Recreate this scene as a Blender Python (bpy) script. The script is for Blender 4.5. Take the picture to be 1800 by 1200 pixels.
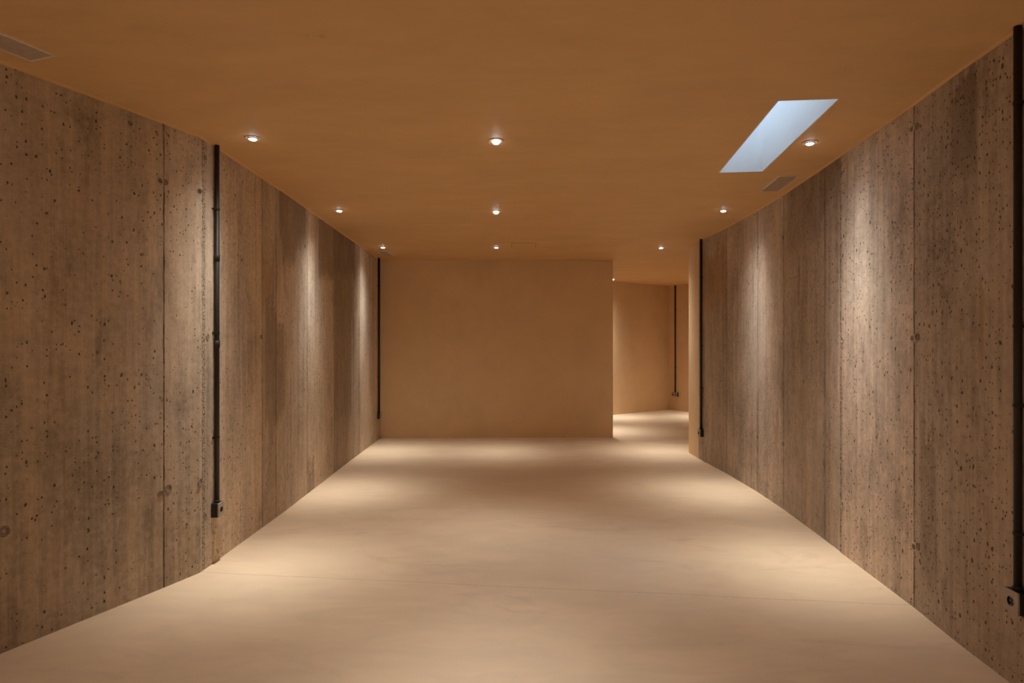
import bpy, bmesh, math, random
from mathutils import Vector, Matrix
random.seed(7)
S = bpy.context.scene
for o in list(bpy.data.objects): bpy.data.objects.remove(o, do_unlink=True)

# ------------------------------------------------------------ camera, sky, exposure
FPX, HOR, H, CAMH = 1150.0, 606.5, 2.60, 1.355
UP = H - CAMH
cam_data = bpy.data.cameras.new('camera')
cam_data.sensor_width = 36.0
cam_data.lens = FPX * 36.0 / 1800.0
cam_data.shift_y = 6.5 / 1800.0
cam_data.clip_start = 0.05
cam = bpy.data.objects.new('camera', cam_data)
S.collection.objects.link(cam)
cam.location = (0, 0, CAMH)
cam.rotation_euler = (math.pi/2, 0, 0)
S.camera = cam

world = bpy.data.worlds.new('overcast_sky'); S.world = world
world.use_nodes = True
wn = world.node_tree.nodes; wl = world.node_tree.links
for n in list(wn): wn.remove(n)
w_out = wn.new('ShaderNodeOutputWorld'); w_bg = wn.new('ShaderNodeBackground')
w_tc = wn.new('ShaderNodeTexCoord'); w_dot = wn.new('ShaderNodeVectorMath'); w_dot.operation = 'DOT_PRODUCT'
w_nrm = wn.new('ShaderNodeVectorMath'); w_nrm.operation = 'NORMALIZE'
wl.new(w_tc.outputs['Generated'], w_nrm.inputs[0]); wl.new(w_nrm.outputs[0], w_dot.inputs[0])
w_dot.inputs[1].default_value = Vector((0.36, -0.04, 1.0)).normalized()     # brighter part of the cloudy sky, towards the right
w_ramp = wn.new('ShaderNodeMapRange'); w_ramp.interpolation_type = 'SMOOTHERSTEP'
w_ramp.inputs['From Min'].default_value = 0.972; w_ramp.inputs['From Max'].default_value = 1.0
w_ramp.inputs['To Min'].default_value = 1.0; w_ramp.inputs['To Max'].default_value = 16.0
wl.new(w_dot.outputs['Value'], w_ramp.inputs['Value'])
SKY = 0.8
w_mul = wn.new('ShaderNodeMath'); w_mul.operation = 'MULTIPLY'; w_mul.inputs[1].default_value = SKY
wl.new(w_ramp.outputs[0], w_mul.inputs[0]); wl.new(w_mul.outputs[0], w_bg.inputs['Strength'])
w_bg.inputs['Color'].default_value = (0.58, 0.78, 1.0, 1)
wl.new(w_bg.outputs[0], w_out.inputs['Surface'])

vs = S.view_settings
S.display_settings.display_device = 'sRGB'
vs.view_transform = 'Standard'; vs.look = 'None'; vs.gamma = 1.0; vs.use_curve_mapping = False
vs.exposure = 1.3
LIGHT_COL = (1.0, 0.985, 0.94)
P_WALL, P_CENTRE, P_FILL, P_CORR = 94.0, 60.0, 72.0, 135.0

# ------------------------------------------------------------ photo pixel -> room point
def ceil_pt(x, y):
    Y = UP * FPX / (HOR - y); return Vector(((x - 900) / FPX * Y, Y, H))
def floor_pt(x, y):
    Y = CAMH * FPX / (y - HOR); return Vector(((x - 900) / FPX * Y, Y, 0))

# ------------------------------------------------------------ helpers
def new_obj(name, bm, mat=None, parent=None, smooth=False, recalc=True):
    if recalc: bmesh.ops.recalc_face_normals(bm, faces=bm.faces)
    me = bpy.data.meshes.new(name); bm.to_mesh(me); bm.free()
    if smooth:
        for p in me.polygons: p.use_smooth = True
    o = bpy.data.objects.new(name, me); S.collection.objects.link(o)
    if mat: me.materials.append(mat)
    if parent is not None: o.parent = parent
    return o
def empty(name, loc, rotz=0.0, label=None, cat=None, group=None):
    o = bpy.data.objects.new(name, None); S.collection.objects.link(o)
    o.location = loc; o.rotation_euler = (0, 0, rotz); o.empty_display_size = 0.05
    if label: o['label'] = label
    if cat: o['category'] = cat
    if group: o['group'] = group
    return o
def struct(o, label=None):
    o['kind'] = 'structure'
    if label: o['label'] = label
    return o
def box(bm, lo, hi, M=None):
    vs_ = [bm.verts.new((x, y, z)) for z in (lo[2], hi[2]) for y in (lo[1], hi[1]) for x in (lo[0], hi[0])]
    if M is not None:
        for v in vs_: v.co = M @ v.co
    for f in ((0,2,3,1),(4,5,7,6),(0,1,5,4),(2,6,7,3),(0,4,6,2),(1,3,7,5)):
        bm.faces.new([vs_[i] for i in f])
    return vs_
def bevel_box(bm, lo, hi, r=0.003, seg=2, M=None):
    t = bmesh.new(); box(t, lo, hi)
    bmesh.ops.recalc_face_normals(t, faces=t.faces)
    bmesh.ops.bevel(t, geom=list(t.edges), offset=r, segments=seg, profile=0.6, affect='EDGES')
    if M is not None: t.transform(M)
    merge(bm, t)
def merge(bm, t):
    me = bpy.data.meshes.new('tmp'); t.to_mesh(me); t.free(); bm.from_mesh(me); bpy.data.meshes.remove(me)
def lathe(bm, prof, n=32, M=None, caps=True):
    """prof: list of (r, z); revolved about z"""
    rings = []
    for r, z in prof:
        if r < 1e-6:
            c = Vector((0, 0, z)); c = M @ c if M is not None else c
            rings.append([bm.verts.new(c)])
        else:
            ring = []
            for k in range(n):
                a = 2*math.pi*k/n; c = Vector((r*math.cos(a), r*math.sin(a), z))
                ring.append(bm.verts.new(M @ c if M is not None else c))
            rings.append(ring)
    for a, b in zip(rings[:-1], rings[1:]):
        for k in range(n):
            k2 = (k+1) % n
            if len(a) == 1 and len(b) == 1: continue
            if len(a) == 1: bm.faces.new((a[0], b[k], b[k2]))
            elif len(b) == 1: bm.faces.new((a[k], b[0], a[k2]))
            else: bm.faces.new((a[k], b[k], b[k2], a[k2]))
    if caps:
        for r_ in (rings[0], rings[-1]):
            if len(r_) > 2: bm.faces.new(r_)

# ------------------------------------------------------------ node helper
class NT:
    def __init__(s, name):
        s.m = bpy.data.materials.new(name); s.m.use_nodes = True
        s.t = s.m.node_tree; s.n = s.t.nodes; s.l = s.t.links
        s.b = s.n['Principled BSDF']
    def put(s, sock, v):
        if isinstance(v, bpy.types.NodeSocket): s.l.new(v, sock)
        else: sock.default_value = v
    def math(s, op, a, b=None, c=None, clamp=False):
        n = s.n.new('ShaderNodeMath'); n.operation = op; n.use_clamp = clamp
        for i, v in enumerate((a, b, c)):
            if v is not None: s.put(n.inputs[i], v)
        return n.outputs[0]
    def noise(s, vec, scale, detail=4, rough=0.55, dist=0.0, col=False):
        n = s.n.new('ShaderNodeTexNoise')
        s.put(n.inputs['Vector'], vec); n.inputs['Scale'].default_value = scale
        n.inputs['Detail'].default_value = detail; n.inputs['Roughness'].default_value = rough
        n.inputs['Distortion'].default_value = dist
        return n.outputs['Color' if col else 0]
    def voro(s, vec, scale, feature='F1', rnd=1.0):
        n = s.n.new('ShaderNodeTexVoronoi'); n.feature = feature
        s.put(n.inputs['Vector'], vec); n.inputs['Scale'].default_value = scale
        n.inputs['Randomness'].default_value = rnd
        return n.outputs['Distance'], n.outputs['Color']
    def mapr(s, v, a, b, c=0.0, d=1.0, smooth=True):
        n = s.n.new('ShaderNodeMapRange'); n.interpolation_type = 'SMOOTHSTEP' if smooth else 'LINEAR'
        s.put(n.inputs[0], v); n.inputs[1].default_value = a; n.inputs[2].default_value = b
        n.inputs[3].default_value = c; n.inputs[4].default_value = d
        return n.outputs[0]
    def scale(s, vec, k, off=(0, 0, 0)):
        n = s.n.new('ShaderNodeMapping'); s.put(n.inputs['Vector'], vec)
        n.inputs['Scale'].default_value = k; n.inputs['Location'].default_value = off
        return n.outputs[0]
    def mix(s, f, a, b, mode='MIX'):
        n = s.n.new('ShaderNodeMix'); n.data_type = 'RGBA'; n.blend_type = mode
        s.put(n.inputs[0], f); s.put(n.inputs[6], a); s.put(n.inputs[7], b)
        return n.outputs[2]
    def sep(s, vec):
        n = s.n.new('ShaderNodeSeparateXYZ'); s.put(n.inputs[0], vec); return n.outputs
    def comb(s, x, y, z=0.0):
        n = s.n.new('ShaderNodeCombineXYZ'); s.put(n.inputs[0], x); s.put(n.inputs[1], y); s.put(n.inputs[2], z); return n.outputs[0]
    def bump(s, h, strength, dist, prev=None):
        n = s.n.new('ShaderNodeBump'); s.put(n.inputs['Height'], h)
        n.inputs['Strength'].default_value = strength; n.inputs['Distance'].default_value = dist
        if prev is not None: s.l.new(prev, n.inputs['Normal'])
        return n.outputs[0]
    def tc(s, what='Object'):
        return s.n.new('ShaderNodeTexCoord').outputs[what]
def rgb(h, k=1.0):
    return (h[0]*k, h[1]*k, h[2]*k, 1)
def simple(name, col, rough=0.5, metal=0.0, noise_amt=0.08, nscale=40):
    t = NT(name); v = t.noise(t.tc(), nscale, 3)
    a = t.mapr(v, 0.3, 0.7, 1-noise_amt, 1+noise_amt)
    c = t.mix(1.0, rgb(col), t.comb(a, a, a), 'MULTIPLY')
    t.l.new(c, t.b.inputs['Base Color']); t.b.inputs['Roughness'].default_value = rough
    t.b.inputs['Metallic'].default_value = metal
    return t.m

# ---- plaster on ceiling and partitions
PL = (0.74, 0.46, 0.218)
def plaster(name, col, ks, vertical=False):
    t = NT(name); v = t.tc()
    a = t.noise(t.scale(v, ks), 1.0, 6, 0.6, 0.6)
    b = t.noise(t.scale(v, (ks[0]*4, ks[1]*4, ks[2]*4)), 1.0, 5, 0.6, 0.3)
    f = t.noise(v, 55, 4, 0.6)
    m = t.math('ADD', t.mapr(a, 0.3, 0.7, -0.055, 0.055, False), t.mapr(b, 0.3, 0.7, -0.04, 0.04, False))
    m = t.math('ADD', m, t.mapr(f, 0.3, 0.7, -0.012, 0.012, False))
    k = t.math('ADD', m, 1.0)
    c = t.mix(1.0, rgb(col), t.comb(k, k, k), 'MULTIPLY')
    warm = t.mapr(t.noise(t.scale(v, ks, (3, 1, 5)), 0.7, 4), 0.42, 0.62, 0, 0.22)
    c = t.mix(warm, c, rgb((col[0]*1.04, col[1]*0.97, col[2]*0.86)))
    return t, c, (a, b, f)
def finish_plaster(t, c, nz):
    n1 = t.bump(nz[0], 0.10, 0.03); n2 = t.bump(nz[1], 0.08, 0.006, n1); n3 = t.bump(nz[2], 0.10, 0.0015, n2)
    t.l.new(c, t.b.inputs['Base Color']); t.l.new(n3, t.b.inputs['Normal'])
    t.b.inputs['Roughness'].default_value = 0.62; t.b.inputs['Specular IOR Level'].default_value = 0.3
    return t.m
t, c, nz = plaster('ceiling_plaster', PL, (0.9, 2.0, 1.0))
v = t.tc()
for (px, py, r) in ((540, 62, .010), (566, 64, .018)):                 # two small damp spots
    p = ceil_pt(px, py)
    n = t.n.new('ShaderNodeVectorMath'); n.operation = 'DISTANCE'; t.l.new(v, n.inputs[0]); n.inputs[1].default_value = p
    c = t.mix(t.mapr(n.outputs['Value'], r*0.4, r*1.2, 0.16, 0.0), c, (0.12, 0.06, 0.03, 1))
M_CEIL = finish_plaster(t, c, nz)
M_PLASTER = finish_plaster(*plaster('wall_plaster', (0.77, 0.54, 0.315), (0.9, 0.9, 0.8)))

# ---- floor: polished micro-cement with a hairline joint
t = NT('floor_microcement'); v = t.tc()
a = t.noise(t.scale(v, (0.55, 1.3, 1)), 1.0, 6, 0.6, 0.8)
b = t.noise(t.scale(v, (2.2, 5.0, 1)), 1.0, 6, 0.62, 1.2)
g = t.noise(v, 45, 4, 0.6)
k = t.math('ADD', t.mapr(a, 0.3, 0.7, 0.945, 1.045, False), t.mapr(b, 0.3, 0.7, -0.06, 0.06, False))
c = t.mix(1.0, (0.81, 0.622, 0.425, 1), t.comb(k, k, k), 'MULTIPLY')
rub = t.mapr(t.noise(t.scale(v, (1.3, 2.6, 1), (4, 2, 0)), 1.0, 5, 0.7, 1.0), 0.56, 0.70, 0, 0.30)   # darker trowel rubs
c = t.mix(rub, c, (0.56, 0.41, 0.28, 1))
x_, y_, z_ = t.sep(v)
j0, j1 = floor_pt(600, 1018), floor_pt(1608, 1065)
sl = (j1.y - j0.y)/(j1.x - j0.x)
line = t.math('SUBTRACT', y_, t.math('ADD', t.math('MULTIPLY', x_, sl), j0.y - sl*j0.x))
line = t.math('ADD', line, t.mapr(t.noise(v, 2.0, 3), 0.3, 0.7, -0.010, 0.010, False))
la = t.math('ABSOLUTE', line)
c = t.mix(t.math('MULTIPLY', t.mapr(la, 0.003, 0.009, 0.75, 0), t.mapr(g, .4, .6)), c, (0.84, 0.70, 0.55, 1))
ab = t.math('ABSOLUTE', t.math('ADD', line, -0.009))
c = t.mix(t.mapr(ab, 0.002, 0.007, 0.38, 0), c, (0.36, 0.24, 0.15, 1))
pit_d, pit_c = t.voro(t.scale(v, (1, 1, 1)), 5.0)
pit = t.math('MULTIPLY', t.mapr(pit_d, 0.018, 0.030, 1, 0), t.math('GREATER_THAN', t.sep(pit_c)[0], 0.93))
c = t.mix(t.math('MULTIPLY', pit, 0.6), c, (0.25, 0.15, 0.09, 1))
n1 = t.bump(t.mapr(la, 0.0, 0.012, 1, 0), 0.4, 0.0012)
n2 = t.bump(b, 0.10, 0.006, n1); n3 = t.bump(g, 0.05, 0.0015, n2)
t.l.new(n3, t.b.inputs['Normal']); t.l.new(c, t.b.inputs['Base Color'])
t.put(t.b.inputs['Roughness'], t.mapr(b, 0.3, 0.7, 0.42, 0.56, False)); t.b.inputs['Specular IOR Level'].default_value = 0.35
M_FLOOR = t.m

# ---- board-formed concrete; UV = metres along the wall, metres up
def concrete(name, off, seams, rough_seams, stains, base=(0.56, 0.43, 0.305), dense=()):
    t = NT(name); uv = t.tc('UV'); u, w, _ = t.sep(uv)
    P = t.comb(u, w, off)
    tone = t.n.new('ShaderNodeAttribute'); tone.attribute_name = 'tone'; tone = tone.outputs['Fac']
    big = t.noise(t.scale(P, (1.3, 0.75, 1)), 1.0, 6, 0.62, 0.4)
    streak = t.noise(t.scale(P, (17, 0.55, 1)), 1.0, 5, 0.65, 0.25)
    streak2 = t.noise(t.scale(P, (60, 1.3, 1)), 1.0, 3, 0.6, 0.1)
    fine = t.noise(P, 28, 6, 0.68)
    k = t.math('ADD', t.mapr(big, 0.28, 0.72, 0.72, 1.24, False), t.mapr(streak, 0.3, 0.7, -0.20, 0.17, False))
    k = t.math('ADD', k, t.mapr(streak2, 0.3, 0.7, -0.07, 0.07, False))
    k = t.math('ADD', k, t.mapr(fine, 0.3, 0.7, -0.17, 0.16, False))
    mid = t.noise(t.scale(P, (7.5, 4.2, 1), (6, 1, 0)), 1.0, 8, 0.78)
    k = t.math('ADD', k, t.mapr(mid, 0.3, 0.7, -0.17, 0.17, False))
    grain = t.noise(P, 140, 3, 0.7)
    k = t.math('ADD', k, t.mapr(grain, 0.3, 0.7, -0.08, 0.08, False))
    k = t.math('MULTIPLY', k, tone)
    c = t.mix(1.0, rgb(base), t.comb(k, k, k), 'MULTIPLY')
    grey = t.mapr(t.noise(t.scale(P, (3.0, 0.8, 1), (2, 7, 0)), 1.0, 5, 0.6), 0.45, 0.62, 0, 0.45)
    c = t.mix(grey, c, t.mix(1.0, (0.50, 0.42, 0.345, 1), t.comb(k, k, k), 'MULTIPLY'))
    # tide-marked damp stains, own ragged outline
    d1 = t.noise(t.scale(P, (4.2, 1.3, 1), (9, 3, 0)), 1.0, 9, 0.80, 0.15)
    c = t.mix(t.mapr(d1, 0.53, 0.63, 0, 0.34), c, rgb((0.20, 0.140, 0.095)))
    lime = t.noise(t.scale(P, (9.0, 2.8, 1), (1, 8, 0)), 1.0, 9, 0.80, 0.2)
    c = t.mix(t.mapr(lime, 0.57, 0.70, 0, 0.38), c, (0.60, 0.52, 0.44, 1))
    edge = t.mapr(fine, 0.3, 0.7, -0.10, 0.10, False); edge2 = t.mapr(streak, 0.3, 0.7, -0.10, 0.10, False)
    ew = t.mapr(big, 0.3, 0.7, -0.25, 0.25, False)
    for (u0, u1, w0, w1, col, amt) in stains:
        fu = t.math('MULTIPLY', t.mapr(t.math('ADD', u, t.math('MULTIPLY', t.math('ADD', edge, edge2), 0.25)), u0-.02, u0+.02), t.mapr(t.math('ADD', u, t.math('MULTIPLY', edge2, 0.25)), u1-.02, u1+.02, 1, 0))
        we = t.math('ADD', t.math('ADD', w, ew), t.math('ADD', edge, edge2))
        fw = t.math('MULTIPLY', t.mapr(we, w0-.06, w0+.06), t.mapr(we, w1-.06, w1+.06, 1, 0))
        c = t.mix(t.math('MULTIPLY', t.math('MULTIPLY', fu, fw), amt), c, (*col, 1))
    # bug holes, two sizes; denser on some boards
    dens = t.noise(t.scale(P, (1.1, 1.0, 1), (5, 5, 0)), 1.0, 3, 0.6)
    dn = t.mapr(dens, 0.38, 0.68, -0.03, 0.22, False)
    for (u0, u1, add) in dense:
        dn = t.math('ADD', dn, t.math('MULTIPLY', t.math('MULTIPLY', t.math('GREATER_THAN', u, u0), t.math('LESS_THAN', u, u1)), add))
    wob = t.noise(P, 60, 2, 0.5, 0, True)
    Pw = t.n.new('ShaderNodeMix'); Pw.data_type = 'VECTOR'; Pw.inputs[0].default_value = 0.012
    t.l.new(P, Pw.inputs[4]); t.l.new(wob, Pw.inputs[5]); Pw = Pw.outputs[1]
    holes = None
    for sc, r, bias in ((11.0, 0.066, 0.0), (24.0, 0.11, 0.07), (46.0, 0.17, 0.06)):
        sx = (sc, sc*0.66, 1) if sc < 40 else (sc, sc*0.8, 1)
        n = t.n.new('ShaderNodeTexVoronoi'); n.voronoi_dimensions = '2D'; t.l.new(t.scale(Pw, (sx[0], sx[1], 1)), n.inputs['Vector']); n.inputs['Scale'].default_value = 1.0
        cr = t.sep(n.outputs['Color'])
        on = t.math('LESS_THAN', cr[0], t.math('ADD', dn, bias))
        rad = t.math('MULTIPLY', t.math('ADD', t.math('MULTIPLY', cr[1], 0.9), 0.35), r)
        inside = t.mapr(t.math('DIVIDE', n.outputs['Distance'], rad), 0.75, 1.15, 1, 0)
        h = t.math('MULTIPLY', on, inside)
        holes = h if holes is None else t.math('MAXIMUM', holes, h)
    c = t.mix(t.math('MULTIPLY', holes, 0.86), c, rgb((0.075, 0.045, 0.028)))
    # seams between form panels: paste lines and ragged fins
    jit = t.mapr(t.noise(t.comb(0.0, w, off), 9, 5, 0.7), 0.3, 0.7, -0.006, 0.006, False)
    seam_h = None; su = t.math('ADD', u, jit)
    brk = t.mapr(t.noise(t.comb(t.math('MULTIPLY', u, 3), w, off+3), 7, 4, 0.65), 0.35, 0.62, 0.15, 1)
    for s0 in seams:
        d = t.math('ABSOLUTE', t.math('SUBTRACT', su, s0))
        c = t.mix(t.math('MULTIPLY', t.mapr(d, 0.002, 0.011, 0.75, 0), brk), c, rgb((0.10, 0.062, 0.04)))
        d2 = t.math('ABSOLUTE', t.math('SUBTRACT', su, s0 + 0.02))
        c = t.mix(t.math('MULTIPLY', t.mapr(d2, 0.004, 0.022, 0.35, 0), t.mapr(fine, 0.45, 0.62)), c, rgb((0.20, 0.14, 0.10)))
    crumb = t.noise(t.scale(P, (1, 1, 1)), 75, 4, 0.75)
    for s0, wd in rough_seams:
        d = t.math('ABSOLUTE', t.math('SUBTRACT', su, s0)); m = t.mapr(d, wd*0.5, wd, 1, 0)
        c = t.mix(t.math('MULTIPLY', m, t.mapr(crumb, 0.50, 0.56, 0, 0.9)), c, rgb((0.12, 0.075, 0.05)))
        c = t.mix(t.math('MULTIPLY', m, t.mapr(crumb, 0.46, 0.40, 0, 0.7)), c, rgb((0.62, 0.54, 0.45)))
        h = t.math('MULTIPLY', m, crumb); seam_h = h if seam_h is None else t.math('MAXIMUM', seam_h, h)
    n0 = t.bump(big, 0.35, 0.03)
    n1 = t.bump(streak, 0.30, 0.006, n0)
    n2 = t.bump(fine, 0.45, 0.0035, n1)
    n3 = t.bump(t.math('SUBTRACT', 1.0, holes), 0.9, 0.006, n2)
    if seam_h is not None: n3 = t.bump(seam_h, 1.0, 0.012, n3)
    t.l.new(c, t.b.inputs['Base Color']); t.l.new(n3, t.b.inputs['Normal'])
    t.b.inputs['Roughness'].default_value = 0.72; t.b.inputs['Specular IOR Level'].default_value = 0.28
    return t.m

M_BLACK = simple('black_enamel', (0.014, 0.010, 0.008), 0.55, 0.0)
M_BOXSIDE = simple('dark_box_shell', (0.010, 0.008, 0.007), 0.5)
M_PLATE = simple('brown_grey_metal_plate', (0.46, 0.38, 0.32), 0.45, 0.2)
M_SOCK = simple('socket_insert', (0.02, 0.017, 0.015), 0.45)
M_STEEL = simple('zinc_steel', (0.55, 0.50, 0.44), 0.35, 0.9)
M_TRIM = simple('pale_lamp_trim', (0.62, 0.50, 0.38), 0.45)
M_VENT = simple('vent_painted_metal', (0.84, 0.68, 0.52), 0.5)
M_SLAT = simple('vent_slat_metal', (0.66, 0.50, 0.39), 0.5)
M_VENTD = simple('vent_dark_duct', (0.045, 0.03, 0.02), 0.8)
M_SLEEVE = simple('tie_sleeve_plastic', (0.56, 0.47, 0.38), 0.6)
M_DARKHOLE = simple('tie_cone_shadowed_grout', (0.10, 0.07, 0.05), 0.9)
M_GROUT = simple('grout_plug_mortar', (0.27, 0.205, 0.15), 0.9, 0, 0.40, 160)
M_SHAFT = simple('white_shaft_paint', (0.86, 0.86, 0.86), 0.6, 0, 0.01)
t = NT('lamp_lens'); t.b.inputs['Base Color'].default_value = (1, 1, 1, 1)
t.b.inputs['Emission Color'].default_value = (0.95, 0.97, 1.0, 1); t.b.inputs['Emission Strength'].default_value = 14.0
M_LENS = t.m
t = NT('skylight_glass'); t.b.inputs['Base Color'].default_value = (1, 1, 1, 1); t.b.inputs['Roughness'].default_value = 0.0
t.b.inputs['Transmission Weight'].default_value = 1.0; t.b.inputs['IOR'].default_value = 1.05
M_GLASS = t.m

# ------------------------------------------------------------ walls
def offset_poly(pts, d):
    out = []
    for i, p in enumerate(pts):
        a = pts[max(i-1, 0)]; b = pts[min(i+1, len(pts)-1)]
        t1 = (p - a).normalized() if i > 0 else (b - p).normalized()
        t2 = (b - p).normalized() if i < len(pts)-1 else t1
        n1 = Vector((-t1.y, t1.x)); n2 = Vector((-t2.y, t2.x)); n = (n1 + n2).normalized()
        out.append(p + n * d / max(0.6, n.dot(n1)))
    return out
def arclen(pts):
    L = [0.0]
    for a, b in zip(pts[:-1], pts[1:]): L.append(L[-1] + (b-a).length)
    return L
def at_len(pts, L, s):
    for i in range(len(L)-1):
        if s <= L[i+1] or i == len(L)-2:
            d = (pts[i+1]-pts[i]).normalized(); return pts[i] + d*(s-L[i]), d
def ray_u(pts, L, px):
    """arc length where the sight line of photo column px meets the wall"""
    k = (px-900)/FPX
    for i in range(len(pts)-1):
        a, b = pts[i], pts[i+1]; fa = a.x - k*a.y; fb = b.x - k*b.y
        if fa*fb <= 0 and fa != fb and (a.y > 0 or b.y > 0):
            q = a + (b-a)*(fa/(fa-fb))
            if q.y > 0.3: return L[i] + (q-a).length
    return None
def on_wall(pts, L, px, py):
    s = ray_u(pts, L, px); q, d = at_len(pts, L, s)
    return s, q, d, CAMH - (py-HOR)/FPX*q.y
def wall_solid(name, pts, th, side, mat, seams=(), holes=(), tones=None, groove=0.004, parent=None, z1=H):
    """pts: inner face path; side=+1 the body lies on the left of the path direction; grooves cut into the face at seams"""
    L = arclen(pts)
    ss = sorted(set([(round(l, 5), 0) for l in L] + [(round(s0, 5), 1) for s0 in seams]))
    samples = []
    for s0, g in ss:
        if g:
            samples += [(s0-0.004, 0), (s0-0.0015, groove), (s0+0.0015, groove), (s0+0.004, 0)]
        else: samples.append((s0, 0))
    samples.sort()
    face = []
    for s0, g in samples:
        s0 = min(max(s0, 0), L[-1]); q, d = at_len(pts, L, s0); n = Vector((-d.y, d.x))*side
        face.append(q + n*g)
    back = offset_poly(pts, th*side)
    bm = bmesh.new()
    ring = [Vector((p.x, p.y)) for p in face] + [Vector((p.x, p.y)) for p in reversed(back)]
    lo = [bm.verts.new((p.x, p.y, 0)) for p in ring]; hi = [bm.verts.new((p.x, p.y, z1)) for p in ring]
    n = len(ring)
    for i in range(n):
        j = (i+1) % n; bm.faces.new((lo[i], lo[j], hi[j], hi[i]))
    bm.faces.new(lo); bm.faces.new(hi)
    o = new_obj(name, bm, mat, parent)
    if holes:                                              # cone recesses of the form ties
        cb = bmesh.new()
        for (q, d, z) in holes:
            nn = Vector((-d.y, d.x, 0))*side
            Mx = Matrix.Translation((q.x, q.y, z)) @ nn.to_track_quat('Z', 'Y').to_matrix().to_4x4()
            lathe(cb, [(0.0165, -0.01), (0.0165, 0.0), (0.012, 0.03), (0.012, 0.07)], 20, Mx)
        co = new_obj('cutter', cb)
        md = o.modifiers.new('cut', 'BOOLEAN'); md.object = co; md.operation = 'DIFFERENCE'; md.solver = 'EXACT'
        dg = bpy.context.evaluated_depsgraph_get()
        me = bpy.data.meshes.new_from_object(o.evaluated_get(dg))
        o.modifiers.clear(); old = o.data; o.data = me; bpy.data.meshes.remove(old); bpy.data.objects.remove(co, do_unlink=True)
        me.name = name
    me = o.data
    if not me.uv_layers: me.uv_layers.new(name='UVMap')
    me.attributes.new('tone', 'FLOAT', 'CORNER')
    uvl = me.uv_layers[0]; att = me.attributes['tone']
    def near_s(p):
        best = (1e9, 0)
        for i in range(len(pts)-1):
            a, b = pts[i], pts[i+1]; ab = b-a; tt = max(0, min(1, (p-a).dot(ab)/ab.length_squared))
            dd = (a+ab*tt-p).length
            if dd < best[0]: best = (dd, L[i] + ab.length*tt)
        return best[1]
    for poly in me.polygons:
        cs = near_s(poly.center.xy); tn = 1.0
        if tones:
            for (s0, tv) in tones:
                if cs >= s0: tn = tv
        for li in poly.loop_indices:
            vco = me.vertices[me.loops[li].vertex_index].co
            uvl.data[li].uv = (near_s(vco.xy), vco.z)
            att.data[li].value = tn
    return struct(o)

def V2(p): return Vector((p.x, p.y))
# left wall, from behind the camera to the back wall
LP = [Vector((-2.95, -4.2)), Vector((-2.75, 1.0))] + [V2(ceil_pt(*p)) for p in ((-110, 67), (283, 213), (351, 239), (376, 255), (403, 273.5), (501, 338.5), (600, 409), (671, 458))]
LL = arclen(LP)
# right wall, from the plaster end piece back past the camera
RP = [V2(ceil_pt(*p)) for p in ((1228, 423.5), (1276, 400), (1330, 370.5), (1378, 341), (1436, 302), (1474, 275.5), (1481, 269.5), (1550, 222), (1608, 182), (1676, 131), (1783, 56))]
RP += [Vector((1.93, 1.2)), Vector((1.85, -4.2))]
RL = arclen(RP)
lseam = [ray_u(LP, LL, x) for x in (288, 461, 485, 540, 587, 621, 632, 656)]
lrough = ray_u(LP, LL, 358)
rseam = [ray_u(RP, RL, x) for x in (1277, 1332, 1377, 1450, 1607)]
rrough = ray_u(RP, RL, 1478)
def U(px, left=True): return ray_u(LP, LL, px) if left else ray_u(RP, RL, px)
OR = (0.40, 0.23, 0.09); DK = (0.17, 0.115, 0.075); GY = (0.50, 0.43, 0.36)
lst = [(U(462), U(481), 1.75, 2.12, OR, 0.35), (U(466), U(500), 0.85, 1.75, DK, 0.45), (U(490), U(538), 2.28, 2.8, DK, 0.55),
       (U(560), U(625), 2.1, 2.8, DK, 0.6), (U(588), U(618), 0.5, 2.1, DK, 0.35), (U(600), U(612), 0.05, 0.6, OR, 0.25), (U(541), U(553), -0.2, 0.32, DK, 0.55)]
rst = [(U(1236, 0), U(1274, 0), 1.75, 2.35, OR, 0.45), (U(1722, 0), U(1731, 0), 1.3, 1.75, OR, 0.5), (U(1732, 0), U(1739, 0), 0.05, 0.75, OR, 0.4),
       (U(1440, 0), U(1476, 0), 2.2, 2.8, DK, 0.55), (U(1672, 0), U(1720, 0), 2.05, 2.45, DK, 0.5), (U(1618, 0), U(1645, 0), 0.2, 1.0, DK, 0.35),
       (U(1384, 0), U(1440, 0), 2.1, 2.7, DK, 0.35)]
M_CONL = concrete('left_concrete', 0.0, lseam, [(lrough, 0.022)], lst, dense=[(U(288), U(360), 0.05)])
M_CONR = concrete('right_concrete', 17.3, rseam, [(rrough, 0.020)], rst, base=(0.56, 0.445, 0.345), dense=[(U(1478, 0), U(1800-17, 0)+1, 0.16)])
ltone = [(0, 0.92), (U(288), 1.0), (lrough, 1.12), (U(461), 0.95), (U(485), 1.0), (U(540), 1.1), (U(587), 0.85), (U(632), 1.05)]
rtone = [(0, 0.92), (U(1277, 0), 0.98), (U(1332, 0), 1.06), (U(1377, 0), 0.9), (U(1450, 0), 0.95), (rrough, 1.15), (U(1607, 0), 0.92)]
lh = [(281.5, 317), (350.5, 336)]
rh = [(1603, 226), (1604.5, 595), (1480.8, 597), (1607, 961), (1481, 885), (1333, 435)]
def hole_pts(P, L, lst_): return [(q, d, z) for (s, q, d, z) in [on_wall(P, L, x, y) for x, y in lst_]]
lhp, rhp = hole_pts(LP, LL, lh), hole_pts(RP, RL, rh)
w_left = wall_solid('wall_left', LP, 0.25, 1, M_CONL, lseam, lhp, ltone)
w_right = wall_solid('wall_right', RP, 0.25, 1, M_CONR, rseam, rhp, rtone)
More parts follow.
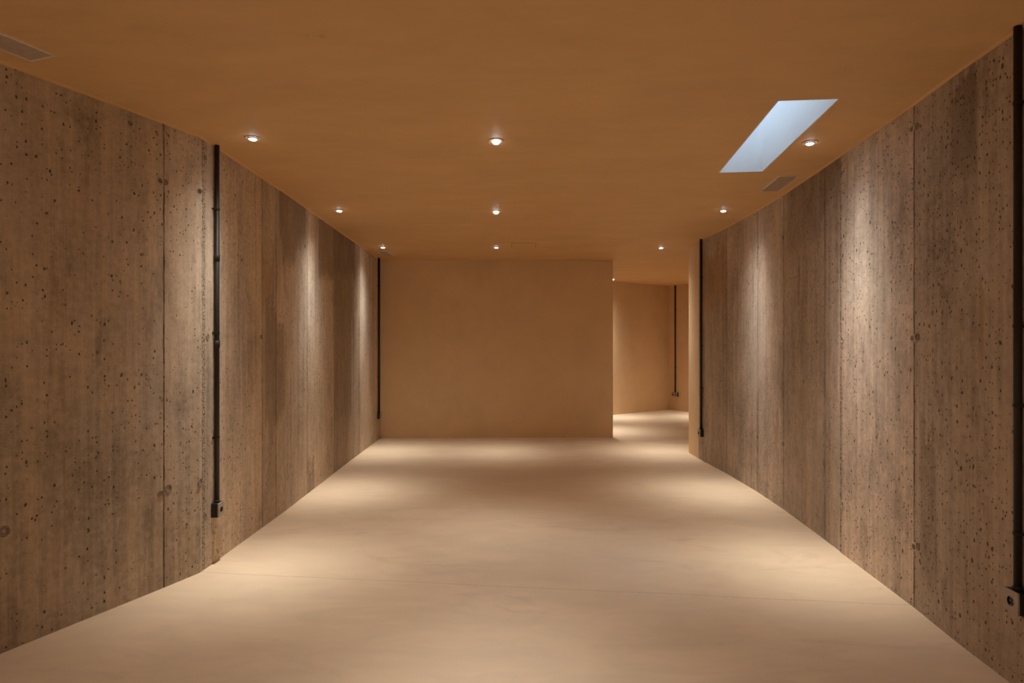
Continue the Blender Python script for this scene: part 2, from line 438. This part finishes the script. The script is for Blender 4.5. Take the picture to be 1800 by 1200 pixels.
for pts_, par in ((lhp, w_left), (rhp, w_right)):
    for (q, d, z) in pts_:
        nn = Vector((-d.y, d.x, 0))
        Mx = Matrix.Translation((q.x, q.y, z)) @ nn.to_track_quat('Z', 'Y').to_matrix().to_4x4()
        b_ = bmesh.new(); lathe(b_, [(0.0150, 0.004), (0.0155, -0.003), (0.0195, -0.004), (0.0245, 0.001)], 28, Mx, caps=False)
        new_obj('tie_sleeve', b_, M_SLEEVE, par, True)
def plug(P, L, px, py, par, r=0.020):
    s, q, d, z = on_wall(P, L, px, py); nn = Vector((-d.y, d.x, 0))
    Mx = Matrix.Translation((q.x, q.y, z)) @ nn.to_track_quat('Z', 'Y').to_matrix().to_4x4()
    b_ = bmesh.new(); lathe(b_, [(0, -0.0006), (r*0.55, -0.0010), (r*0.72, -0.0028), (r*0.9, -0.0028), (r, 0.0012)], 18, Mx, caps=False)
    for v_ in b_.verts:
        v_.co += Vector((random.uniform(-1, 1), random.uniform(-1, 1), random.uniform(-1, 1)))*r*0.06
    new_obj('grout_plug', b_, M_GROUT, par)
for x, y, r in ((291, 320, .018), (365, 592, .022), (282.5, 868, .022), (296, 858, .024), (352, 848, .026), (360, 907, .020), (7, 934, .026), (459, 592, .018), (360.5, 277, .018), (229, 217, .014), (536, 433, .02)):
    plug(LP, LL, x, y, w_left, r)
for x, y, r in ((1612, 222, .02), (1613, 592, .022), (1614, 960, .02), (1449, 815, .022), (1332, 768, .022), (1377, 417, .02), (1479, 306, .02), (1377, 780, .02), (1277, 560, .015)):
    plug(RP, RL, x, y, w_right, r)

# plaster end piece of the right wall with its rounded nose
q0 = RP[0]; q1 = V2(ceil_pt(1211.5, 432.3))
d01 = (q1-q0).normalized()
nose = []
R = 0.16
cen = q1 + Vector((d01.y, -d01.x))*R
a0 = math.atan2((q1-cen).y, (q1-cen).x)
for k in range(1, 13):
    a = a0 - math.radians(8*k); nose.append(cen + Vector((math.cos(a), math.sin(a)))*R)
dirn = (nose[-1]-nose[-2]).normalized()
EP = [q0, q1] + nose + [nose[-1] + dirn*4.2]
EP = list(reversed(EP))
w_end = wall_solid('wall_end', EP, 0.14, 1, M_PLASTER)

# back partition
b0 = V2(ceil_pt(660, 456.3)); b1 = V2(ceil_pt(1077.5, 457.6))
dirb = (b1-b0).normalized()
w_back = wall_solid('wall_back', [b0, b1], 0.20, 1, M_PLASTER)
w_back.data.validate()
# corridor beyond: two faces meeting in a corner
c0 = V2(ceil_pt(1078, 494.2)); c1 = V2(ceil_pt(1176, 502.6)); c2 = V2(ceil_pt(1210, 499.0))
dc = (c0-c1).normalized(); dd = (c2-c1).normalized()
w_far = wall_solid('wall_far', [c1 + dc*4.2, c1, c1 + dd*3.6], 0.2, 1, M_PLASTER)
far_end = c1 + dd*3.6; far_start = c1 + dc*4.2
w_cs = wall_solid('wall_corridor_left', [V2(b1) - dirb*2.6 + Vector((0, 0.2)), far_start], 0.2, 1, M_PLASTER)
e_end = EP[0]
w_cr = wall_solid('wall_corridor_right', [far_end, e_end], 0.2, 1, M_PLASTER)
w_front = wall_solid('wall_front', [Vector((1.85, -4.2)), Vector((-2.95, -4.2))], 0.2, 1, M_PLASTER)

# floor and ceiling slabs
bm = bmesh.new(); box(bm, (-3.6, -4.6, -0.15), (8.2, 15.6, 0)); floor = struct(new_obj('floor', bm, M_FLOOR))
bm = bmesh.new(); box(bm, (-3.6, -4.6, H), (8.2, 15.6, H+0.22)); ceiling = struct(new_obj('ceiling', bm, M_CEIL))
sk = [ceil_pt(*p) for p in ((1367, 177.3), (1476.5, 173.6), (1341, 301.6), (1262.5, 304.2))]
cb = bmesh.new()
lo = [cb.verts.new((p.x, p.y, H-0.1)) for p in sk]; hi = [cb.verts.new((p.x, p.y, H+0.5)) for p in sk]
cb.faces.new(lo); cb.faces.new(hi)
for i in range(4): cb.faces.new((lo[i], lo[(i+1) % 4], hi[(i+1) % 4], hi[i]))
co = new_obj('cutter', cb)
md = ceiling.modifiers.new('cut', 'BOOLEAN'); md.object = co; md.operation = 'DIFFERENCE'; md.solver = 'EXACT'
dg = bpy.context.evaluated_depsgraph_get(); me = bpy.data.meshes.new_from_object(ceiling.evaluated_get(dg))
ceiling.modifiers.clear(); ceiling.data = me; bpy.data.objects.remove(co, do_unlink=True)

# thin plaster cove where the ceiling meets the concrete
def cove(name, pts, side, r=0.010):
    off = offset_poly(pts, -side*r)
    bm = bmesh.new(); rows = []
    for p, o_ in zip(pts, off):
        rows.append([bm.verts.new((p.x, p.y, H)), bm.verts.new((p.x, p.y, H-r)), bm.verts.new(((p.x*.65+o_.x*.35), (p.y*.65+o_.y*.35), H-r*.35)), bm.verts.new((o_.x, o_.y, H))])
    for a, b in zip(rows[:-1], rows[1:]):
        for i in range(4): bm.faces.new((a[i], a[(i+1) % 4], b[(i+1) % 4], b[i]))
    bm.faces.new(rows[0]); bm.faces.new(rows[-1])
    return struct(new_obj(name, bm, M_CEIL))
cove('trim_1', LP[1:], 1); cove('trim_2', RP[:-1], 1)

# skylight
SH = 0.45
win = empty('window_1', (0, 0, 0)); win['kind'] = 'structure'
cen = sum(sk, Vector())/4
def inset(p, d): 
    v_ = (p-cen); return p - v_.normalized()*d
tk = 0.006
bm = bmesh.new()
outr = [Vector((p.x, p.y)) for p in sk]
ar = [(outr[i], outr[(i+1) % 4]) for i in range(4)]
inn = []
for i in range(4):
    p = outr[i]; a = outr[i-1]; b = outr[(i+1) % 4]
    e1 = (p-a).normalized(); e2 = (b-p).normalized(); n1 = Vector((-e1.y, e1.x)); n2 = Vector((-e2.y, e2.x))
    if n1.dot(V2(cen)-p) < 0: n1 = -n1
    if n2.dot(V2(cen)-p) < 0: n2 = -n2
    n = (n1+n2).normalized(); inn.append(p + n*tk/n.dot(n1))
zz0, zz1 = H+0.001, H+SH
def rounded(pts, r, seg=8):
    out = []
    for i in range(4):
        p = pts[i]; e1 = (pts[i-1]-p).normalized(); e2 = (pts[(i+1) % 4]-p).normalized()
        for k in range(seg+1):
            f = k/seg; a = p + e1*r; b = p + e2*r
            out.append(a*(1-f)**2 + p*2*f*(1-f) + b*f**2)
    return out
rows = [(outr, 0.001, zz0), (inn, 0.003, zz0), (inn, 0.055, zz0+0.08), (inn, 0.085, zz0+0.2), (inn, 0.085, zz1), (outr, 0.001, zz1)]
vr = [[bm.verts.new((p.x, p.y, z)) for p in rounded(src, r)] for src, r, z in rows]
for A, B in zip(vr, vr[1:] + vr[:1]):
    for i in range(len(A)):
        j = (i+1) % len(A); bm.faces.new((A[i], A[j], B[j], B[i]))
shaft = new_obj('shaft_lining', bm, M_SHAFT, win, True)
shaft.data.set_sharp_from_angle(angle=math.radians(40))
bm = bmesh.new()
g0 = [bm.verts.new((p.x, p.y, zz1)) for p in outr]; g1 = [bm.verts.new((p.x, p.y, zz1+0.012)) for p in outr]
bm.faces.new(g0); bm.faces.new(g1)
for i in range(4): bm.faces.new((g0[i], g0[(i+1) % 4], g1[(i+1) % 4], g1[i]))
new_obj('glass_pane', bm, M_GLASS, win)

# ------------------------------------------------------------ downlights
def spot_data(power):
    ld = bpy.data.lights.new('downlight_beam', 'SPOT'); ld.energy = power; ld.color = LIGHT_COL
    ld.spot_size = math.radians(150); ld.spot_blend = 1.0; ld.shadow_soft_size = 0.016
    ld.use_nodes = True
    nt = ld.node_tree; em = nt.nodes['Emission']
    tc_ = nt.nodes.new('ShaderNodeTexCoord'); sp = nt.nodes.new('ShaderNodeSeparateXYZ'); nt.links.new(tc_.outputs['Normal'], sp.inputs[0])
    def mth(op, a, b):
        n = nt.nodes.new('ShaderNodeMath'); n.operation = op
        for i, v_ in enumerate((a, b)):
            if isinstance(v_, bpy.types.NodeSocket): nt.links.new(v_, n.inputs[i])
            else: n.inputs[i].default_value = v_
        return n.outputs[0]
    cz = mth('ABSOLUTE', sp.outputs[2], 0.0)
    core = mth('MULTIPLY', mth('POWER', cz, 25.0), 0.85); wide = mth('MULTIPLY', mth('POWER', cz, 6.0), 0.13)
    nt.links.new(mth('ADD', core, wide), em.inputs['Strength'])
    return ld
LD = {'w': spot_data(P_WALL), 'c': spot_data(P_CENTRE), 'f': spot_data(P_FILL), 'k': spot_data(P_CORR)}
def build_downlight(tilt):
    root = empty('recessed_downlight', (0, 0, 0))
    b_ = bmesh.new(); lathe(b_, [(0.0455, 0.0), (0.0455, -0.0025), (0.043, -0.004), (0.030, -0.004), (0.029, -0.001), (0.029, 0.0)], 40, caps=False)
    new_obj('trim_ring', b_, M_TRIM, root, False)
    T = Matrix.Rotation(tilt, 4, 'X')
    b_ = bmesh.new(); lathe(b_, [(0.0285, 0.0), (0.0275, -0.005), (0.0255, -0.0085), (0.0225, -0.0085), (0.0225, -0.006)], 32, T, caps=False)
    cp = new_obj('lamp_bezel', b_, M_TRIM, root, True)
    b_ = bmesh.new(); lathe(b_, [(0.0225, -0.0055), (0.0222, -0.0105), (0.019, -0.0135), (0.010, -0.0155), (0, -0.016)], 28, T, caps=False)
    new_obj('lamp_lens', b_, M_LENS, root, True)
    return root
PR = {0.0: build_downlight(0.0)}
TILT = math.radians(-30)
PR[TILT] = build_downlight(TILT)
used = set(); n_dl = 0
def downlight(pos, kind, label, group, tilt=0.0):
    src = PR[tilt]
    if tilt not in used: root = src; used.add(tilt)
    else:
        root = src.copy(); S.collection.objects.link(root)
        for ch in [c_ for c_ in src.children if c_.type == 'MESH']:
            cc = ch.copy(); S.collection.objects.link(cc); cc.parent = root
    root.location = pos; root['label'] = label; root['category'] = 'ceiling light'; root['group'] = group
    lo_ = bpy.data.objects.new('lamp_beam', LD[kind]); S.collection.objects.link(lo_); lo_.parent = root
    lo_.location = Matrix.Rotation(tilt, 3, 'X') @ Vector((0, 0, -0.035)); lo_.rotation_euler = (tilt, 0, 0)
    return root
def dpos(x, y):
    Y = UP*FPX/(HOR-y); return ceil_pt(x, y - 0.010*FPX/Y)
GL, GC, GR = 'downlights along the left concrete wall', 'downlights down the middle of the ceiling', 'downlights along the right concrete wall'
downlight(dpos(444.5, 245), 'w', 'small round downlight nearest the camera beside the left concrete wall', GL)
downlight(dpos(596.5, 371.3), 'w', 'small lit downlight in the middle of the left wall row', GL)
downlight(dpos(673, 435.3), 'w', 'small lit downlight at the back left corner, just in front of the far vent', GL)
downlight(dpos(872, 250), 'c', 'bright tilted spotlight in the middle row, nearest the camera', GC, TILT)
downlight(dpos(872, 373.5), 'c', 'brightest tilted spotlight, second in the middle row', GC, TILT)
downlight(dpos(872.5, 435.5), 'c', 'small lit downlight in the middle row, closest to the back partition', GC)
downlight(dpos(1423.5, 253), 'w', 'round downlight beside the skylight near the right concrete wall', GR)
downlight(dpos(1271.5, 371.3), 'w', 'small lit downlight in the right row, beyond the right vent', GR)
downlight(dpos(1162, 436), 'w', 'small lit downlight in front of the corridor opening', GR)
downlight(dpos(1077.6, 491.3), 'k', 'tiny distant downlight half hidden by the edge of the back partition', 'downlights in the corridor')
# the same rows go on where the photo does not look
downlight(Vector((1.42, 10.35, H)), 'k', 'corridor downlight hidden behind the back partition', 'downlights in the corridor')
downlight(Vector((3.75, 12.35, H)), 'k', 'corridor downlight hidden behind the right wall end', 'downlights in the corridor')
downlight(Vector((-1.95, 1.3, H)), 'f', 'downlight overhead by the left wall, beside the viewpoint', GL)
downlight(Vector((1.45, 1.0, H)), 'f', 'downlight overhead by the right wall, beside the viewpoint', GR)
downlight(Vector((-0.1, 1.5, H)), 'f', 'downlight overhead in the middle row, beside the viewpoint', GC)
downlight(Vector((-1.9, -1.6, H)), 'f', 'downlight behind the viewpoint on the left', GL)
downlight(Vector((1.2, -1.6, H)), 'f', 'downlight behind the viewpoint on the right', GR)

# ------------------------------------------------------------ vents
def vent(near_l, near_r, far_l, label, length=None):
    A, B, C_ = near_l, near_r, far_l
    ex = (B-A); wid = ex.length; ex.normalize(); ey = Vector((-ex.y, ex.x, 0))
    if ey.dot(C_-A) < 0: ey = -ey
    ln = length or (C_-A).length
    cen_ = A + ex*wid/2 + (C_-A).normalized()*ln/2
    yv = (C_-A).normalized()
    root = empty('air_vent', cen_, 0, label, 'vent')
    M = Matrix(((ex.x, yv.x, 0, 0), (ex.y, yv.y, 0, 0), (0, 0, 1, 0), (0, 0, 0, 1)))
    w2, l2, fr = wid/2, ln/2, 0.011
    b_ = bmesh.new()
    box(b_, (-w2, -l2, -.005), (-w2+fr, l2, 0), M); box(b_, (w2-fr, -l2, -.005), (w2, l2, 0), M)
    box(b_, (-w2+fr, -l2, -.005), (w2-fr, -l2+fr, 0), M); box(b_, (-w2+fr, l2-fr, -.005), (w2-fr, l2, 0), M)
    new_obj('vent_frame', b_, M_VENT, root)
    b_ = bmesh.new(); n = 13
    for i in range(n):
        x = -w2+fr + (2*w2-2*fr)*(i+0.5)/n
        box(b_, (x-.0027, -l2+fr, -.0042), (x+.0027, l2-fr, -.0008), M)
    m_ = max(2, int(ln/0.05))
    for i in range(1, m_):
        y = -l2+fr + (2*l2-2*fr)*i/m_
        box(b_, (-w2+fr, y-.0015, -.0030), (w2-fr, y+.0015, -.0008), M)
    new_obj('vent_grille', b_, M_SLAT, root)
    b_ = bmesh.new(); box(b_, (-w2+fr, -l2+fr, -.0008), (w2-fr, l2-fr, 0), M)
    new_obj('vent_backing', b_, M_VENTD, root)
    return root
vent(ceil_pt(1367.6, 308.8), ceil_pt(1406, 308.8), ceil_pt(1334, 336.2), 'slatted ceiling vent beside the right wall, below the skylight')
vent(ceil_pt(662, 441.2), ceil_pt(682.5, 441.2), ceil_pt(673.8, 449.4), 'small distant ceiling vent in the back left corner')
fa, fb = ceil_pt(100.5, 97.2), ceil_pt(55, 106.8)
vdir = (ceil_pt(0, 55.3) - fa).normalized()
vent(fa, fb, fa + vdir, 'long slatted ceiling vent at the upper left, cut by the photo edge', 0.62)

# access hatch outline in the ceiling near the back
p1 = ceil_pt(941, 434.4)
root = empty('access_hatch', (p1.x-0.15, p1.y-0.17, H), 0, 'flush plastered ceiling hatch right of the middle downlight by the back partition', 'hatch')
b_ = bmesh.new(); box(b_, (-.146, -.166, -.0035), (.146, .166, -0.0005)); new_obj('hatch_panel', b_, M_CEIL, root)
b_ = bmesh.new()
for lo_, hi_ in (((-.15, -.17, -.0012), (.15, -.166, 0)), ((-.15, .166, -.0012), (.15, .17, 0)), ((-.15, -.166, -.0012), (-.146, .166, 0)), ((.146, -.166, -.0012), (.15, .166, 0))):
    box(b_, lo_, hi_)
new_obj('hatch_gap', b_, M_VENTD, root)

# ------------------------------------------------------------ black conduit drops and surface sockets
def tube(bm, r, z0, z1, cx=0, cy=0, n=20):
    lathe(bm, [(r, z0), (r, z1)], n, Matrix.Translation((cx, cy, 0)))
def conduit_set(wallpt, d, inward, z_top_box, label_c, label_s, sockets=1, shift=0.0, clips=(0.85, 1.55, 2.25), couplers=(), depth=0.045, bw=0.082, bh=0.086):
    """wallpt: point on the wall under the pipe; d: wall direction (left to right seen from the room); inward: unit normal into the room"""
    ang = math.atan2(-inward.x, inward.y)            # local +Y = into the room
    r = 0.0145; so = 0.019
    root = empty('conduit_pipe', (wallpt.x, wallpt.y, z_top_box), ang, label_c, 'conduit')
    zt = H - z_top_box
    b_ = bmesh.new(); tube(b_, r, 0.0, zt - 0.001, 0, so)
    new_obj('pipe', b_, M_BLACK, root, True)
    for p in root.children:
        for f in p.data.polygons: f.use_smooth = len(f.vertices) == 4
    for z in couplers:
        b_ = bmesh.new(); lathe(b_, [(r, -0.022), (r+.0028, -0.020), (r+.0028, 0.020), (r, 0.022)], 20, Matrix.Translation((0, so, z - z_top_box)), caps=False)
        new_obj('coupler', b_, M_BLACK, root, True)
    b_ = bmesh.new(); lathe(b_, [(r, 0.0), (r+.0035, 0.001), (r+.0035, 0.014), (r, 0.016)], 20, Matrix.Translation((0, so, 0)), caps=False)
    new_obj('box_adaptor', b_, M_BLACK, root, True)
    for z in clips:
        b_ = bmesh.new(); zc = z - z_top_box
        # saddle: a band over the pipe and two ears on the wall
        t_ = bmesh.new(); prof = [(r+.0004, -0.006), (r+.0022, -0.006), (r+.0022, 0.006), (r+.0004, 0.006)]
        ns = 14; rows = []
        for k in range(ns+1):
            a = math.pi*k/ns
            rows.append([t_.verts.new((math.cos(a)*q[0], so + math.sin(a)*q[0], zc+q[1])) for q in prof])
        for A, B in zip(rows[:-1], rows[1:]):
            for i in range(4): t_.faces.new((A[i], A[(i+1) % 4], B[(i+1) % 4], B[i]))
        t_.faces.new(rows[0]); t_.faces.new(rows[-1]); merge(b_, t_)
        for sg in (-1, 1):
            x0, x1 = sorted((sg*(r+.0004), sg*(r+.0022)))
            box(b_, (x0, 0.0005, zc-.006), (x1, so, zc+.006))
            x0, x1 = sorted((sg*(r+.0022), sg*(r+.012)))
            box(b_, (x0, 0.0005, zc-.006), (x1, 0.0022, zc+.006))
        cl = new_obj('clip', b_, M_BLACK, root)
        b_ = bmesh.new(); lathe(b_, [(0, .0050), (.0022, .0046), (.0032, .0032), (.0034, .0022)], 10, Matrix.Translation((-(r+.0075), 0, zc)) @ Matrix.Rotation(-math.pi/2, 4, 'X'), caps=False)
        new_obj('screw', b_, M_STEEL, cl, True)
    # socket box
    W = bw*sockets - (0.008 if sockets > 1 else 0)
    sb = empty('surface_socket', (wallpt.x, wallpt.y, z_top_box - bh), ang, label_s, 'socket')
    b_ = bmesh.new(); bevel_box(b_, (-W/2+shift, 0.0005, 0), (W/2+shift, depth-0.006, bh), 0.003)
    new_obj('box_shell', b_, M_BOXSIDE, sb)
    for k in range(sockets):
        cx = shift + (k-(sockets-1)/2)*(W/sockets)
        pw = W/sockets/2 - 0.0006
        b_ = bmesh.new(); bevel_box(b_, (cx-pw, depth-0.006, 0.0), (cx+pw, depth+0.002, bh), 0.0025)
        # recess by boolean
        o_ = new_obj('face_plate', b_, M_PLATE, sb)
        Mx = Matrix.Translation((cx, depth+0.004, bh/2)) @ Matrix.Rotation(math.pi/2, 4, 'X')
        c2_ = bmesh.new(); lathe(c2_, [(0.0195, 0), (0.0195, 0.0085)], 32, Mx); cu = new_obj('cutter', c2_)
        cu.parent = sb
        md = o_.modifiers.new('c', 'BOOLEAN'); md.object = cu; md.solver = 'EXACT'
        bpy.context.view_layer.update()
        dg = bpy.context.evaluated_depsgraph_get(); me_ = bpy.data.meshes.new_from_object(o_.evaluated_get(dg))
        o_.modifiers.clear(); o_.data = me_; bpy.data.objects.remove(cu, do_unlink=True)
        b_ = bmesh.new()
        Mx = Matrix.Translation((cx, depth+0.0015, bh/2)) @ Matrix.Rotation(math.pi/2, 4, 'X')
        lathe(b_, [(0.0194, 0.0), (0.0178, 0.0002), (0.0174, 0.0058), (0.0, 0.0058)], 32, Mx, caps=False)
        ins = new_obj('socket_well', b_, M_SOCK, o_)
        b_ = bmesh.new()
        for sx in (-0.0095, 0.0095):
            lathe(b_, [(0.0026, 0), (0.0026, 0.0012)], 12, Matrix.Translation((cx+sx, depth-0.0042, bh/2)) @ Matrix.Rotation(-math.pi/2, 4, 'X'))
        for sz in (-1, 1):
            z0_, z1_ = sorted((bh/2+sz*0.0135, bh/2+sz*0.0172))
            box(b_, (cx-.003, depth-0.0042, z0_), (cx+.003, depth+0.0012, z1_))
        new_obj('contacts', b_, M_STEEL, o_)
    return root, sb

def place(P, L, px, side_in, box_y_top, **kw):
    """px = photo column of the pipe; solve the wall point from it"""
    s = ray_u(P, L, px); q, d = at_len(P, L, s)
    inward = Vector((d.y, -d.x))*1.0
    # shift the wall point so that the pipe (stood off the wall) sits on the sight line
    k = (px-900)/FPX; p_ = q + inward*0.019
    tshift = (k*p_.y - p_.x)/(d.x - k*d.y); q = q + d*tshift; pc = q + inward*0.019
    z = CAMH - (box_y_top-HOR)/FPX*pc.y
    return q, d, inward, z
q, d, n_, z = place(LP, LL, 381.5, 1, 882.5)
conduit_set(q, d, n_, z, 'black vertical conduit pipe on the bright left wall, nearest the camera', 'square socket box at the foot of the near left black pipe', clips=(0.78, 1.43, 2.2), couplers=(1.36, 1.9))
q, d, n_, z = place(LP, LL, 666.3, 1, 725)
conduit_set(q, d, n_, z, 'black vertical conduit pipe in the back left corner', 'small black socket box in the back left corner', clips=(0.9, 1.6, 2.2), couplers=())
q, d, n_, z = place(RP, RL, 1232.3, 1, 754)
conduit_set(q, d, n_, z, 'black vertical conduit pipe at the far end of the right concrete wall', 'black socket box low at the far end of the right concrete wall', clips=(0.85, 1.35, 2.15))
q, d, n_, z = place(RP, RL, 1789, 1, 1037)
conduit_set(q, d, n_, z, 'black conduit pipe at the right photo edge', 'large socket box at the right photo edge, cut by the frame', clips=(0.62, 1.12, 1.43, 2.3))
FP = [c1 + dc*4.2, c1, c1 + dd*3.6]; FL = arclen(FP)
q, d, n_, z = place(FP, FL, 1186.8, 1, 689.5)
conduit_set(q, d, n_, z, 'distant black conduit pipe on the corridor end wall', 'double socket box under the pipe on the corridor end wall', sockets=2, shift=0.0, clips=(0.9, 1.55, 2.1))
